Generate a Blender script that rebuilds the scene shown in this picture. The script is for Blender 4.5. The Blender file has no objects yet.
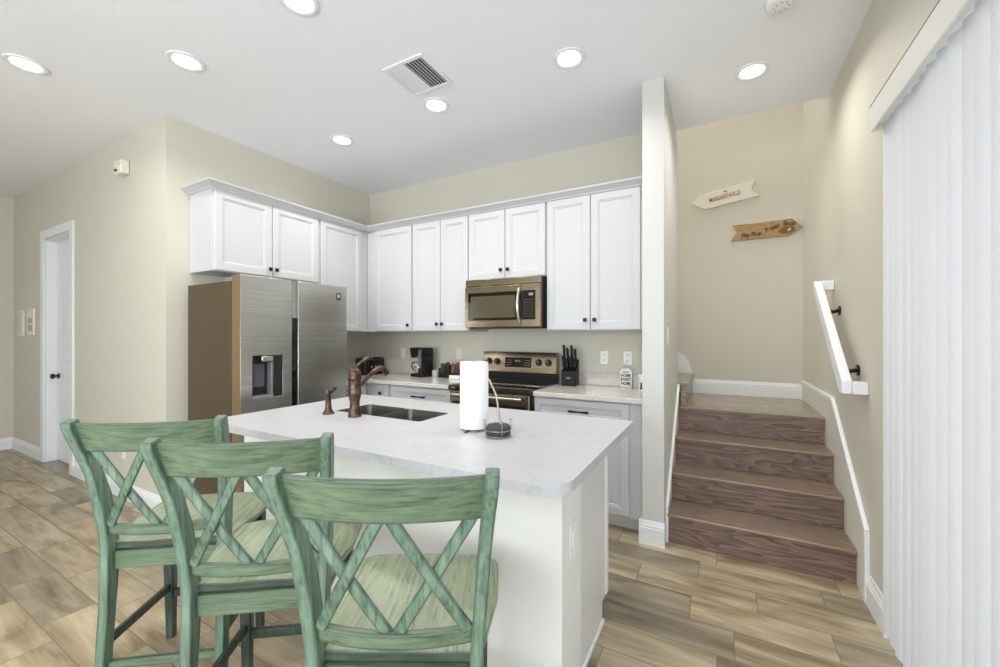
import bpy, bmesh, math, random
from mathutils import Vector, Matrix
random.seed(4)
sc = bpy.context.scene
COL = sc.collection
PI = math.pi

# ------------------------------------------------------------------ camera
cam_d = bpy.data.cameras.new('camera'); cam = bpy.data.objects.new('camera', cam_d); COL.objects.link(cam)
cam_d.sensor_width = 36; cam_d.lens = 404 / 1000 * 36; cam_d.shift_y = 0.0018
cam_d.clip_start = .02
cam.location = (0, 0, 1.372); cam.rotation_euler = (PI / 2, 0, math.radians(28.73))
sc.camera = cam
# ------------------------------------------------------------------ view + world
sc.view_settings.view_transform = 'Standard'; sc.view_settings.look = 'None'
sc.view_settings.gamma = 1; sc.view_settings.use_curve_mapping = False
sc.view_settings.exposure = 0.08
w = bpy.data.worlds.new('daylight'); sc.world = w; w.use_nodes = True
w.node_tree.nodes['Background'].inputs[0].default_value = (.86, .93, 1, 1)
w.node_tree.nodes['Background'].inputs[1].default_value = 1.6
# ------------------------------------------------------------------ lights (sliding door daylight, ceiling can power and added unseen fills)
def area(name, loc, rot, sx, sy, power, col=(1, 1, 1), parent=None, shape='RECTANGLE'):
    d = bpy.data.lights.new(name, 'AREA'); d.shape = shape; d.size = sx; d.size_y = sy; d.energy = power; d.color = col
    o = bpy.data.objects.new(name, d); COL.objects.link(o); o.location = loc; o.rotation_euler = rot; o.parent = parent
    return o
area('added_rear_fill', (-1.5, -3.05, 1.45), (PI / 2 + .5, 0, 0), 3.6, 2.2, 118, (.94, .97, 1))  # added fill from behind the camera, tilted up to brighten the ceiling
area('added_side_fill', (.60, -1.9, 1.55), (0, PI / 2 + .25, 0), 1.9, 2.0, 82, (.91, .955, 1))  # added fill from the right, brightens the surfaces that face it
area('added_far_left_fill', (-7.4, -1.6, 1.5), (0, -PI / 2 - .3, 0), 2.0, 2.2, 6, (.94, .97, 1))  # added weak fill at the far left wall, which has no window
area('sliding_door_daylight', (.98, .9, 1.15), (0, PI / 2, 0), 2.2, 2.6, 15, (.96, .98, 1))
CAN_POWER = 3.6
area('added_stairwell_fill', (.1, 4.1, 5.3), (0, 0, 0), .8, .6, 24, (1, .98, .95))  # added unseen fill at the top of the stairwell, no fitting there
area('added_flight_fill', (-2.45, 4.17, 2.7), (0, -PI / 2 - .1, 0), 1.2, .8, 22, (.97, .98, 1))  # added unseen fill, lights the landing from the left flight

# ------------------------------------------------------------------ materials
def newmat(name):
    m = bpy.data.materials.new(name); m.use_nodes = True
    return m, m.node_tree, m.node_tree.nodes['Principled BSDF']
def hexc(r, g, b):
    f = lambda c: (c / 255 / 12.92) if c / 255 <= .04045 else ((c / 255 + .055) / 1.055) ** 2.4
    return (f(r), f(g), f(b), 1)
def plain(name, rgb, rough=.5, metal=0, bump=0, bscale=200, spec=.5, coat=0):
    m, t, p = newmat(name)
    p.inputs['Base Color'].default_value = hexc(*rgb); p.inputs['Roughness'].default_value = rough
    p.inputs['Metallic'].default_value = metal; p.inputs['Specular IOR Level'].default_value = spec
    p.inputs['Coat Weight'].default_value = coat
    if bump:
        n = t.nodes.new('ShaderNodeTexNoise'); n.inputs['Scale'].default_value = bscale; n.inputs['Detail'].default_value = 3
        tc = t.nodes.new('ShaderNodeTexCoord'); t.links.new(tc.outputs['Object'], n.inputs['Vector'])
        b = t.nodes.new('ShaderNodeBump'); b.inputs['Strength'].default_value = bump; b.inputs['Distance'].default_value = .002
        t.links.new(n.outputs['Fac'], b.inputs['Height']); t.links.new(b.outputs['Normal'], p.inputs['Normal'])
    return m
def ramp(t, stops):
    r = t.nodes.new('ShaderNodeValToRGB'); e = r.color_ramp.elements
    while len(e) < len(stops): e.new(.5)
    for i, (pos, c) in enumerate(stops): e[i].position = pos; e[i].color = c
    return r
def node(t, k, **kw):
    n = t.nodes.new(k)
    for a, b in kw.items(): setattr(n, a, b)
    return n
def mth(t, op, a, b=None):
    n = node(t, 'ShaderNodeMath', operation=op)
    for i, v in enumerate((a, b)):
        if v is None: continue
        if isinstance(v, (int, float)): n.inputs[i].default_value = v
        else: t.links.new(v, n.inputs[i])
    return n.outputs[0]
def mixc(t, fac, a, b, mode='MIX'):
    n = node(t, 'ShaderNodeMix', data_type='RGBA', blend_type=mode)
    for s, v in ((n.inputs[0], fac), (n.inputs[6], a), (n.inputs[7], b)):
        if isinstance(v, (int, float)): s.default_value = v
        elif isinstance(v, tuple): s.default_value = v
        else: t.links.new(v, s)
    return n.outputs[2]

WALL = plain('wall_paint', (208, 204, 190), .6, bump=.25, bscale=90)
CEIL = plain('ceiling_paint', (243, 244, 248), .8, bump=.6, bscale=60)
TRIM = plain('trim_white', (234, 235, 237), .35)
CAB = plain('cabinet_white', (198, 199, 201), .45, spec=.3)
KNEE = plain('knee_wall_paint', (236, 236, 232), .55, bump=.35, bscale=60)
PANEL = plain('end_panel_white', (222, 222, 219), .4)
BLACK = plain('black_plastic', (22, 22, 23), .35)
BLKGLASS = plain('black_glass', (10, 10, 11), .07, coat=.4)
HW = plain('dark_hardware', (38, 34, 33), .35, .6)
CHROME = plain('brushed_chrome', (205, 203, 198), .25, 1)
WIRE = plain('steel_wire', (170, 168, 160), .3, 1)
DARKGAP = plain('dark_gap', (20, 20, 20), .8)
PAPER = plain('paper_towel', (248, 248, 248), .9, bump=.5, bscale=160)
SPONGE = plain('charcoal_sponge', (72, 72, 76), .85, bump=.9, bscale=240)
VALANCE = plain('valance_vinyl', (232, 230, 225), .6, spec=.2)
WHITEPL = plain('white_plastic', (240, 240, 238), .35)
CREAMPL = plain('cream_plastic', (232, 228, 212), .4)
BRONZE_STOP = None

def bronze():
    m, t, p = newmat('oil_rubbed_bronze')
    n = node(t, 'ShaderNodeTexNoise'); n.inputs['Scale'].default_value = 40; n.inputs['Detail'].default_value = 4
    tc = node(t, 'ShaderNodeTexCoord'); t.links.new(tc.outputs['Object'], n.inputs['Vector'])
    r = ramp(t, [(.35, hexc(72, 56, 48)), (.65, hexc(118, 96, 82))]); t.links.new(n.outputs['Fac'], r.inputs[0])
    t.links.new(r.outputs[0], p.inputs['Base Color']); p.inputs['Metallic'].default_value = .85; p.inputs['Roughness'].default_value = .3
    return m
BRONZE = bronze()

def steel(name, rgb, rgb2, axis=1, rough=.24):
    """brushed stainless: streaks run along the given axis"""
    m, t, p = newmat(name)
    tc = node(t, 'ShaderNodeTexCoord'); mp = node(t, 'ShaderNodeMapping')
    s = [140, 140, 140]; s[axis] = 1.2; mp.inputs['Scale'].default_value = s
    t.links.new(tc.outputs['Object'], mp.inputs[0])
    n = node(t, 'ShaderNodeTexNoise'); n.inputs['Scale'].default_value = 1; n.inputs['Detail'].default_value = 3
    t.links.new(mp.outputs[0], n.inputs['Vector'])
    r = ramp(t, [(.3, hexc(*rgb)), (.7, hexc(*rgb2))]); t.links.new(n.outputs['Fac'], r.inputs[0])
    t.links.new(r.outputs[0], p.inputs['Base Color'])
    p.inputs['Metallic'].default_value = 1; p.inputs['Roughness'].default_value = rough
    b = node(t, 'ShaderNodeBump'); b.inputs['Strength'].default_value = .06; b.inputs['Distance'].default_value = .001
    t.links.new(n.outputs['Fac'], b.inputs['Height']); t.links.new(b.outputs['Normal'], p.inputs['Normal'])
    return m
STEEL = steel('stainless_fridge', (186, 186, 181), (206, 206, 201), 1, .27)
STEELW = steel('stainless_warm', (146, 132, 108), (168, 154, 130), 0, .24)
SINKST = steel('sink_steel', (104, 104, 100), (126, 126, 120), 0, .4)
FSIDE = plain('fridge_side_taupe', (80, 67, 46), .5, 0)
FEDGE = plain('fridge_door_edge', (132, 110, 74), .4, .2)

def quartz(name, c1, c2, c3, rough):
    m, t, p = newmat(name)
    tc = node(t, 'ShaderNodeTexCoord')
    n1 = node(t, 'ShaderNodeTexNoise'); n1.inputs['Scale'].default_value = 5; n1.inputs['Detail'].default_value = 6; n1.inputs['Distortion'].default_value = 1.2
    n2 = node(t, 'ShaderNodeTexNoise'); n2.inputs['Scale'].default_value = 60; n2.inputs['Detail'].default_value = 3
    for n in (n1, n2): t.links.new(tc.outputs['Object'], n.inputs['Vector'])
    r = ramp(t, [(.3, hexc(*c1)), (.47, hexc(*c2)), (.5, hexc(*c3)), (.54, hexc(*c2)), (.8, hexc(*c2))]); t.links.new(n1.outputs['Fac'], r.inputs[0])
    r2 = ramp(t, [(.35, (.95, .95, .95, 1)), (.6, (1, 1, 1, 1))]); t.links.new(n2.outputs['Fac'], r2.inputs[0])
    t.links.new(mixc(t, 1.0, r.outputs[0], r2.outputs[0], 'MULTIPLY'), p.inputs['Base Color'])
    p.inputs['Roughness'].default_value = rough
    return m
QUARTZ = quartz('island_quartz', (196, 196, 199), (199, 199, 202), (191, 191, 195), .3)
STONE = quartz('counter_stone', (218, 214, 206), (216, 211, 202), (206, 200, 190), .1)

def greenwood(name, axis, base, lite, dark, wear):
    """distressed paint over wood, brush streaks along axis"""
    m, t, p = newmat(name)
    tc = node(t, 'ShaderNodeTexCoord'); mp = node(t, 'ShaderNodeMapping')
    s = [85, 85, 85]; s[axis] = 4.5; mp.inputs['Scale'].default_value = s
    t.links.new(tc.outputs['Object'], mp.inputs[0])
    n = node(t, 'ShaderNodeTexNoise'); n.inputs['Scale'].default_value = 1; n.inputs['Detail'].default_value = 6; n.inputs['Roughness'].default_value = .65
    t.links.new(mp.outputs[0], n.inputs['Vector'])
    r = ramp(t, [(.3, hexc(*dark)), (.45, hexc(*base)), (.7, hexc(*lite))]); t.links.new(n.outputs['Fac'], r.inputs[0])
    n2 = node(t, 'ShaderNodeTexNoise'); n2.inputs['Scale'].default_value = 7; n2.inputs['Detail'].default_value = 5
    t.links.new(tc.outputs['Object'], n2.inputs['Vector'])
    r2 = ramp(t, [(.4, hexc(*wear)), (.62, (1, 1, 1, 1))]); t.links.new(n2.outputs['Fac'], r2.inputs[0])
    c = mixc(t, .45, r.outputs[0], r2.outputs[0], 'MULTIPLY')
    # dark glaze rubbed into the arrises and joints
    ge = node(t, 'ShaderNodeNewGeometry'); bv = node(t, 'ShaderNodeBevel', samples=4); bv.inputs['Radius'].default_value = .009
    dt = node(t, 'ShaderNodeVectorMath', operation='DOT_PRODUCT'); t.links.new(ge.outputs['Normal'], dt.inputs[0]); t.links.new(bv.outputs[0], dt.inputs[1])
    ed = ramp(t, [(.004, (0, 0, 0, 1)), (.045, (1, 1, 1, 1))]); t.links.new(mth(t, 'SUBTRACT', 1, dt.outputs['Value']), ed.inputs[0])
    nf = ramp(t, [(.35, (.3, .3, .3, 1)), (.58, (.95, .95, .95, 1))]); t.links.new(n2.outputs['Fac'], nf.inputs[0])
    c = mixc(t, mth(t, 'MULTIPLY', ed.outputs[0], nf.outputs[0]), c, hexc(54, 62, 52))
    t.links.new(c, p.inputs['Base Color']); p.inputs['Roughness'].default_value = .42
    b = node(t, 'ShaderNodeBump'); b.inputs['Strength'].default_value = .25; b.inputs['Distance'].default_value = .001
    t.links.new(n.outputs['Fac'], b.inputs['Height']); t.links.new(b.outputs['Normal'], p.inputs['Normal'])
    return m
GX = greenwood('green_paint_crosswise', 0, (100, 120, 98), (126, 146, 120), (58, 74, 60), (196, 200, 180))
GZ = greenwood('green_paint_upright', 2, (102, 128, 110), (134, 158, 140), (56, 76, 66), (192, 204, 192))
GS = greenwood('green_paint_seat_lit', 1, (150, 160, 134), (174, 181, 156), (108, 114, 90), (216, 218, 196))  # lighter, yellower green: light reflecting off the seat put into the colour
GD = greenwood('dark_rubbed_edge', 0, (70, 82, 72), (96, 112, 98), (36, 42, 38), (150, 150, 140))
GL = greenwood('rubbed_leg_with_shade', 2, (58, 74, 66), (84, 104, 92), (30, 36, 34), (150, 150, 140))  # black rubbing, plus the shadow side of the legs put into the colour

def stairwood(name, a, b_, c_, rough, kx):
    m, t, p = newmat(name)
    tc = node(t, 'ShaderNodeTexCoord'); mp = node(t, 'ShaderNodeMapping'); mp.inputs['Scale'].default_value = kx
    t.links.new(tc.outputs['Object'], mp.inputs[0])
    n0 = node(t, 'ShaderNodeTexNoise'); n0.inputs['Scale'].default_value = 1; n0.inputs['Detail'].default_value = 2; n0.inputs['Distortion'].default_value = .5
    t.links.new(mp.outputs[0], n0.inputs['Vector'])
    rings = mth(t, 'FRACT', mth(t, 'MULTIPLY', n0.outputs['Fac'], 13))
    mp2 = node(t, 'ShaderNodeMapping'); mp2.inputs['Scale'].default_value = [k * 12 if k > 3 else k * 4 for k in kx]
    t.links.new(tc.outputs['Object'], mp2.inputs[0])
    n1 = node(t, 'ShaderNodeTexNoise'); n1.inputs['Scale'].default_value = 1; n1.inputs['Detail'].default_value = 4
    t.links.new(mp2.outputs[0], n1.inputs['Vector'])
    v = mth(t, 'ADD', mth(t, 'MULTIPLY', rings, .45), mth(t, 'MULTIPLY', n1.outputs['Fac'], .55))
    r = ramp(t, [(.25, hexc(*a)), (.5, hexc(*b_)), (.8, hexc(*c_))]); t.links.new(v, r.inputs[0])
    t.links.new(r.outputs[0], p.inputs['Base Color']); p.inputs['Roughness'].default_value = rough
    return m
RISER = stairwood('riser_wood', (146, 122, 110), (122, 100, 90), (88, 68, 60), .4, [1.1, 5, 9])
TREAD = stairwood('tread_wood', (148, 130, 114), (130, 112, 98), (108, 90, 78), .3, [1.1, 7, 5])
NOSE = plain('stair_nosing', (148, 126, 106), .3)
LANDW = stairwood('landing_wood_lit', (160, 146, 122), (146, 132, 108), (126, 112, 92), .22, [1.1, 7, 5])  # lighter than the treads: reflected light put into the colour

def floor_mat():
    m, t, p = newmat('wood_look_floor_tile')
    tc = node(t, 'ShaderNodeTexCoord'); sx = node(t, 'ShaderNodeSeparateXYZ'); t.links.new(tc.outputs['Object'], sx.inputs[0])
    X, Y = sx.outputs[0], sx.outputs[1]
    ry = mth(t, 'DIVIDE', mth(t, 'SUBTRACT', Y, .82), .1915); row = mth(t, 'FLOOR', ry); fy = mth(t, 'FRACT', ry)
    wn = node(t, 'ShaderNodeTexWhiteNoise', noise_dimensions='1D'); t.links.new(mth(t, 'MULTIPLY', row, 7.13), wn.inputs['W'])
    rx = mth(t, 'ADD', mth(t, 'DIVIDE', X, .58), wn.outputs['Value']); cx = mth(t, 'FLOOR', rx); fx = mth(t, 'FRACT', rx)
    cmb = node(t, 'ShaderNodeCombineXYZ'); t.links.new(cx, cmb.inputs[0]); t.links.new(row, cmb.inputs[1])
    w2 = node(t, 'ShaderNodeTexWhiteNoise', noise_dimensions='2D'); t.links.new(cmb.outputs[0], w2.inputs['Vector'])
    # per-tile offset pattern
    off = node(t, 'ShaderNodeCombineXYZ'); t.links.new(mth(t, 'ADD', mth(t, 'MULTIPLY', X, 1.6), mth(t, 'MULTIPLY', w2.outputs['Value'], 37)), off.inputs[0])
    t.links.new(mth(t, 'ADD', mth(t, 'MULTIPLY', Y, 9), mth(t, 'MULTIPLY', w2.outputs['Value'], 91)), off.inputs[1])
    n = node(t, 'ShaderNodeTexNoise'); n.inputs['Scale'].default_value = 1; n.inputs['Detail'].default_value = 5; n.inputs['Distortion'].default_value = 1.1
    t.links.new(off.outputs[0], n.inputs['Vector'])
    mp = node(t, 'ShaderNodeVectorMath', operation='MULTIPLY'); t.links.new(off.outputs[0], mp.inputs[0]); mp.inputs[1].default_value = (2.5, 9, 1)
    n2 = node(t, 'ShaderNodeTexNoise'); n2.inputs['Scale'].default_value = 1; n2.inputs['Detail'].default_value = 4
    t.links.new(mp.outputs[0], n2.inputs['Vector'])
    v = mth(t, 'ADD', mth(t, 'MULTIPLY', n.outputs['Fac'], .78), mth(t, 'MULTIPLY', n2.outputs['Fac'], .22))
    r = ramp(t, [(.30, hexc(120, 107, 86)), (.42, hexc(156, 143, 121)), (.53, hexc(180, 168, 148)), (.66, hexc(204, 194, 176))])
    t.links.new(v, r.inputs[0])
    tone = ramp(t, [(0, hexc(206, 204, 200)), (.35, hexc(232, 226, 214)), (.7, hexc(250, 240, 222)), (1, hexc(255, 250, 240))]); t.links.new(w2.outputs['Value'], tone.inputs[0])
    c = mixc(t, 1.0, r.outputs[0], tone.outputs[0], 'MULTIPLY')
    gy = mth(t, 'LESS_THAN', mth(t, 'MINIMUM', fy, mth(t, 'SUBTRACT', 1, fy)), .011)
    gx = mth(t, 'LESS_THAN', mth(t, 'MINIMUM', fx, mth(t, 'SUBTRACT', 1, fx)), .0036)
    g = mth(t, 'MAXIMUM', gx, gy)
    c = mixc(t, g, c, hexc(128, 116, 98))
    t.links.new(c, p.inputs['Base Color'])
    t.links.new(mth(t, 'ADD', mth(t, 'MULTIPLY', g, .4), .3), p.inputs['Roughness'])
    b = node(t, 'ShaderNodeBump'); b.inputs['Strength'].default_value = .4; b.inputs['Distance'].default_value = .002
    t.links.new(mth(t, 'SUBTRACT', 1, g), b.inputs['Height']); t.links.new(b.outputs['Normal'], p.inputs['Normal'])
    return m
FLOOR = floor_mat()

def glass_mat():
    m, t, p = newmat('window_glass')
    tr = node(t, 'ShaderNodeBsdfTransparent'); tr.inputs[0].default_value = (.96, .98, .97, 1)
    gl = node(t, 'ShaderNodeBsdfGlossy'); gl.inputs['Roughness'].default_value = .02
    mx = node(t, 'ShaderNodeMixShader'); mx.inputs[0].default_value = .07
    t.links.new(tr.outputs[0], mx.inputs[1]); t.links.new(gl.outputs[0], mx.inputs[2])
    t.links.new(mx.outputs[0], t.nodes['Material Output'].inputs[0]); return m
GLASS = glass_mat()
def clear_glass():
    m, t, p = newmat('carafe_glass')
    p.inputs['Base Color'].default_value = (.7, .7, .7, 1); p.inputs['Roughness'].default_value = .03; p.inputs['Alpha'].default_value = .45
    return m
CGLASS = clear_glass()
def vane_mat():
    m, t, p = newmat('blind_vane_vinyl')
    df = node(t, 'ShaderNodeBsdfDiffuse'); df.inputs[0].default_value = hexc(236, 237, 240)
    tl = node(t, 'ShaderNodeBsdfTranslucent'); tl.inputs[0].default_value = hexc(240, 243, 250)
    mx = node(t, 'ShaderNodeMixShader'); mx.inputs[0].default_value = .12
    t.links.new(df.outputs[0], mx.inputs[1]); t.links.new(tl.outputs[0], mx.inputs[2])
    t.links.new(mx.outputs[0], t.nodes['Material Output'].inputs[0]); return m
VANE = vane_mat()
def emis(name, rgb, k):
    m, t, p = newmat(name)
    p.inputs['Base Color'].default_value = hexc(*rgb); p.inputs['Emission Color'].default_value = hexc(*rgb); p.inputs['Emission Strength'].default_value = k
    return m
LAMP = emis('lit_lamp_lens', (255, 252, 245), 6)
DISP = emis('lit_display', (120, 132, 138), .1)

# ------------------------------------------------------------------ mesh helpers
class MB:
    def __init__(s): s.bm = bmesh.new()
    def _add(s, verts, faces):
        vs = [s.bm.verts.new(v) for v in verts]
        for f in faces:
            try: s.bm.faces.new([vs[i] for i in f])
            except ValueError: pass
        return s
    def box(s, x0, x1, y0, y1, z0, z1):
        v = [(x, y, z) for x in (x0, x1) for y in (y0, y1) for z in (z0, z1)]
        return s._add(v, [(0, 1, 3, 2), (4, 6, 7, 5), (0, 4, 5, 1), (2, 3, 7, 6), (0, 2, 6, 4), (1, 5, 7, 3)])
    def prism(s, poly, axis, a0, a1):
        """poly in the two other axes (order xyz), extruded along axis"""
        def mk(p, a):
            l = list(p); l.insert(axis, a); return tuple(l)
        n = len(poly)
        v = [mk(p, a0) for p in poly] + [mk(p, a1) for p in poly]
        f = [tuple(range(n)), tuple(range(2 * n - 1, n - 1, -1))] + [(i, (i + 1) % n, n + (i + 1) % n, n + i) for i in range(n)]
        return s._add(v, f)
    def loft(s, rings, close=True, cap=True):
        n = len(rings[0]); v = [p for r in rings for p in r]; f = []
        for k in range(len(rings) - 1):
            for i in range(n if close else n - 1):
                j = (i + 1) % n; f.append((k * n + i, k * n + j, (k + 1) * n + j, (k + 1) * n + i))
        if cap: f += [tuple(range(n - 1, -1, -1)), tuple(range((len(rings) - 1) * n, len(rings) * n))]
        return s._add(v, f)
    def lathe(s, prof, cx=0, cy=0, seg=28):
        return s.loft([[(cx + r * math.cos(2 * PI * i / seg), cy + r * math.sin(2 * PI * i / seg), z) for i in range(seg)] for r, z in prof])
    def cyl(s, c, r, h, axis=2, seg=24, r2=None):
        r2 = r if r2 is None else r2; rings = []
        for rr, a in ((r, 0), (r2, h)):
            ring = []
            for i in range(seg):
                u, v = rr * math.cos(2 * PI * i / seg), rr * math.sin(2 * PI * i / seg)
                l = [u, v]; l.insert(axis, a); ring.append((c[0] + l[0], c[1] + l[1], c[2] + l[2]))
            rings.append(ring)
        return s.loft(rings)
    def tube(s, pts, r, seg=12):
        pts = [Vector(p) for p in pts]; rs = r if isinstance(r, (list, tuple)) else [r] * len(pts); rings = []
        up = None
        for i, p in enumerate(pts):
            d = (pts[min(i + 1, len(pts) - 1)] - pts[max(i - 1, 0)]).normalized()
            if up is None: up = Vector((0, 0, 1)) if abs(d.z) < .9 else Vector((1, 0, 0))
            a = d.cross(up).normalized(); b = a.cross(d).normalized(); up = b
            rings.append([tuple(p + rs[i] * (a * math.cos(2 * PI * k / seg) + b * math.sin(2 * PI * k / seg))) for k in range(seg)])
        return s.loft(rings)
    def bar(s, p0, p1, w, t, side):
        """rectangular bar between points; w along side vector, t across"""
        p0, p1 = Vector(p0), Vector(p1); d = (p1 - p0).normalized(); sd = Vector(side); sd = (sd - d * sd.dot(d)).normalized(); o = d.cross(sd)
        return s.loft([[tuple(p + sd * w / 2 * a + o * t / 2 * b) for a, b in ((-1, -1), (1, -1), (1, 1), (-1, 1))] for p in (p0, p1)])
    def build(s, name, mat, parent=None, loc=None, bevel=0, seg=2, angle=35, rotz=0):
        bmesh.ops.recalc_face_normals(s.bm, faces=s.bm.faces[:])
        me = bpy.data.meshes.new(name); s.bm.to_mesh(me); s.bm.free()
        for m in (mat if isinstance(mat, (list, tuple)) else [mat]): me.materials.append(m)
        for p in me.polygons: p.use_smooth = True
        me.set_sharp_from_angle(angle=math.radians(angle))
        o = bpy.data.objects.new(name, me); COL.objects.link(o)
        if loc: o.location = loc
        o.rotation_euler.z = rotz
        o.parent = parent
        if bevel:
            b = o.modifiers.new('bevel', 'BEVEL'); b.width = bevel; b.segments = seg; b.limit_method = 'ANGLE'; b.angle_limit = math.radians(35)
            b.harden_normals = False
        return o
def thing(name, label, cat, loc=(0, 0, 0), rotz=0, group=None):
    o = bpy.data.objects.new(name, None); COL.objects.link(o); o.empty_display_size = .1
    o.location = loc; o.rotation_euler = (0, 0, rotz); o['label'] = label; o['category'] = cat
    if group: o['group'] = group
    return o
def tag(o, label, cat, group=None):
    o['label'] = label; o['category'] = cat
    if group: o['group'] = group
    return o
def struct(o, label=None):
    o['kind'] = 'structure'
    if label: o['label'] = label
    return o
def dup(root, loc, rotz, label, group=None):
    r = root.copy(); COL.objects.link(r); r.location = loc; r.rotation_euler = (0, 0, rotz); r['label'] = label
    if group: r['group'] = group
    for ch in list(root.children):
        c = ch.copy(); COL.objects.link(c); c.parent = r
        for g in ch.children:
            d = g.copy(); COL.objects.link(d); d.parent = c
    return r

# ================================================================== THE SETTING
CZ = 3.048; XR = .663; XL = -3.69; XF = -7.56; YB = 3.49; YC = 1.468; YR = -3.2; YS = 4.62; TOP = 5.5
struct(MB().box(XF - .2, 1.0, YR - .2, YS + .2, -.1, 0).build('floor', FLOOR), 'wood-look plank tile floor')
struct(MB().box(XF - .2, XR + .2, YR - .2, 3.60, CZ, CZ + .25).build('ceiling', CEIL), 'light textured ceiling')
# kitchen left wall with its corner towards the camera, and the wall with the door
struct(MB().box(XL - .12, XL, YC, YB + .1, 0, CZ).build('wall_left', WALL))
dx0, dx1, dz = -6.42, -5.64, 2.41
struct(MB().box(XF - .1, dx0, YC, YC + .12, 0, CZ).box(dx1, XL - .12, YC, YC + .12, 0, CZ).box(dx0, dx1, YC, YC + .12, dz, CZ).build('wall_door_side', WALL))
struct(MB().box(XF - .15, XF, YR, YC + .12, 0, CZ).build('wall_far_left', WALL))
struct(MB().box(XL - .12, -.482, YB, 3.72, 0, CZ).box(-2.6, -.482, 3.60, 3.72, CZ + .25, TOP).build('wall_back', WALL))
struct(MB().box(-.460, -.326, 2.80, 3.72, 0, CZ).box(-.482, -.316, 3.60, 3.72, CZ + .25, TOP).build('wall_end_post', plain('post_paint', (208, 207, 203), .55, bump=.2, bscale=90)))
struct(MB().box(-2.6, XR + .15, YS, YS + .12, 0, TOP).build('wall_stairs', WALL))
struct(MB().box(-2.72, -2.6, 3.60, YS + .12, 0, TOP).build('wall_stairs_end', WALL))
struct(MB().box(-2.72, XR + .15, 3.5, YS + .12, TOP, TOP + .1).build('ceiling_stairs', CEIL))
struct(MB().box(-.316, XR, 3.48, 3.60, CZ + .25, TOP).build('wall_stairs_header', WALL))
# right wall with the sliding door opening
oy0, oy1, oz = -.45, 2.44, 2.34
vy0, vy1, vz0, vz1 = -2.95, -.85, .5, 2.5  # opening of the added side window, out of view
struct(MB().box(XR, XR + .15, oy1, YS + .12, 0, TOP).box(XR, XR + .15, YR, vy0, 0, CZ).box(XR, XR + .15, vy1, oy0, 0, CZ).box(XR, XR + .15, vy0, vy1, 0, vz0).box(XR, XR + .15, vy0, vy1, vz1, CZ).box(XR, XR + .15, oy0, oy1, oz, CZ).build('wall_right', WALL))
# rear wall with a wide window added as a light source
wx0, wx1, wz0, wz1 = -3.5, .4, .25, 2.6
struct(MB().box(XF - .15, wx0, YR - .15, YR, 0, CZ).box(wx1, XR + .15, YR - .15, YR, 0, CZ).box(wx0, wx1, YR - .15, YR, 0, wz0).box(wx0, wx1, YR - .15, YR, wz1, CZ).build('wall_rear', WALL))

def window(name, axis, a0, a1, z0, z1, pos, n):
    fr = MB(); W = .05
    def bx(p0, p1, q0, q1):
        if axis == 'x': fr.box(p0, p1, pos - .03, pos + .03, q0, q1)
        else: fr.box(pos - .03, pos + .03, p0, p1, q0, q1)
    bx(a0, a1, z0, z0 + W); bx(a0, a1, z1 - W, z1)
    for i in range(n + 1):
        c = a0 + (a1 - a0) * i / n; c = min(max(c, a0 + W / 2), a1 - W / 2); bx(c - W / 2, c + W / 2, z0 + W, z1 - W)
    o = struct(fr.build(name, TRIM, bevel=.004))
    g = MB()
    if axis == 'x': g.box(a0 + W, a1 - W, pos - .004, pos + .004, z0 + W, z1 - W)
    else: g.box(pos - .004, pos + .004, a0 + W, a1 - W, z0 + W, z1 - W)
    g.build('window_pane', GLASS, o); return o
window('window_added_rear', 'x', wx0, wx1, wz0, wz1, YR - .08, 4)  # unseen window, added to go with the rear fill
window('window_added_side', 'y', vy0, vy1, vz0, vz1, XR + .08, 2)  # unseen window, added to go with the side fill
window('door_2', 'y', oy0, oy1, .01, oz, XR + .10, 2)

# baseboards
def base_prof(h=.135):  # (offset from the wall, z)
    return [(0, 0), (.017, 0), (.017, h * .70), (.013, h * .715), (.013, h * .76), (.015, h * .80), (.009, h * .86), (.008, h * .93), (.004, h), (0, h)]
def baseboard(name, p0, p1, normal, h=.135, z=0):
    p0, p1, n = Vector((*p0, z)), Vector((*p1, z)), Vector((*normal, 0))
    rings = [[tuple(p + n * a + Vector((0, 0, b))) for a, b in base_prof(h)] for p in (p0, p1)]
    return struct(MB().loft(rings).build(name, TRIM, angle=25))
baseboard('baseboard_left', (XF, YC), (dx0 - .09, YC), (0, -1))
baseboard('baseboard_corner', (dx1 + .09, YC), (XL + .016, YC), (0, -1))
baseboard('baseboard_kitchen', (XL, YC), (XL, 3.48), (1, 0))
baseboard('baseboard_far_left', (XF, YR), (XF, YC), (1, 0))
baseboard('baseboard_post', (-.480, 2.80), (-.320, 2.80), (0, -1), .155)
baseboard('baseboard_post_side', (-.463, 2.785), (-.463, 2.886), (-1, 0), .155)
baseboard('baseboard_right', (XR, 2.72), (XR, 2.445), (-1, 0), .155)
baseboard('baseboard_landing', (-.24, YS), (XR, YS), (0, -1), .14, .782)
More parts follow.
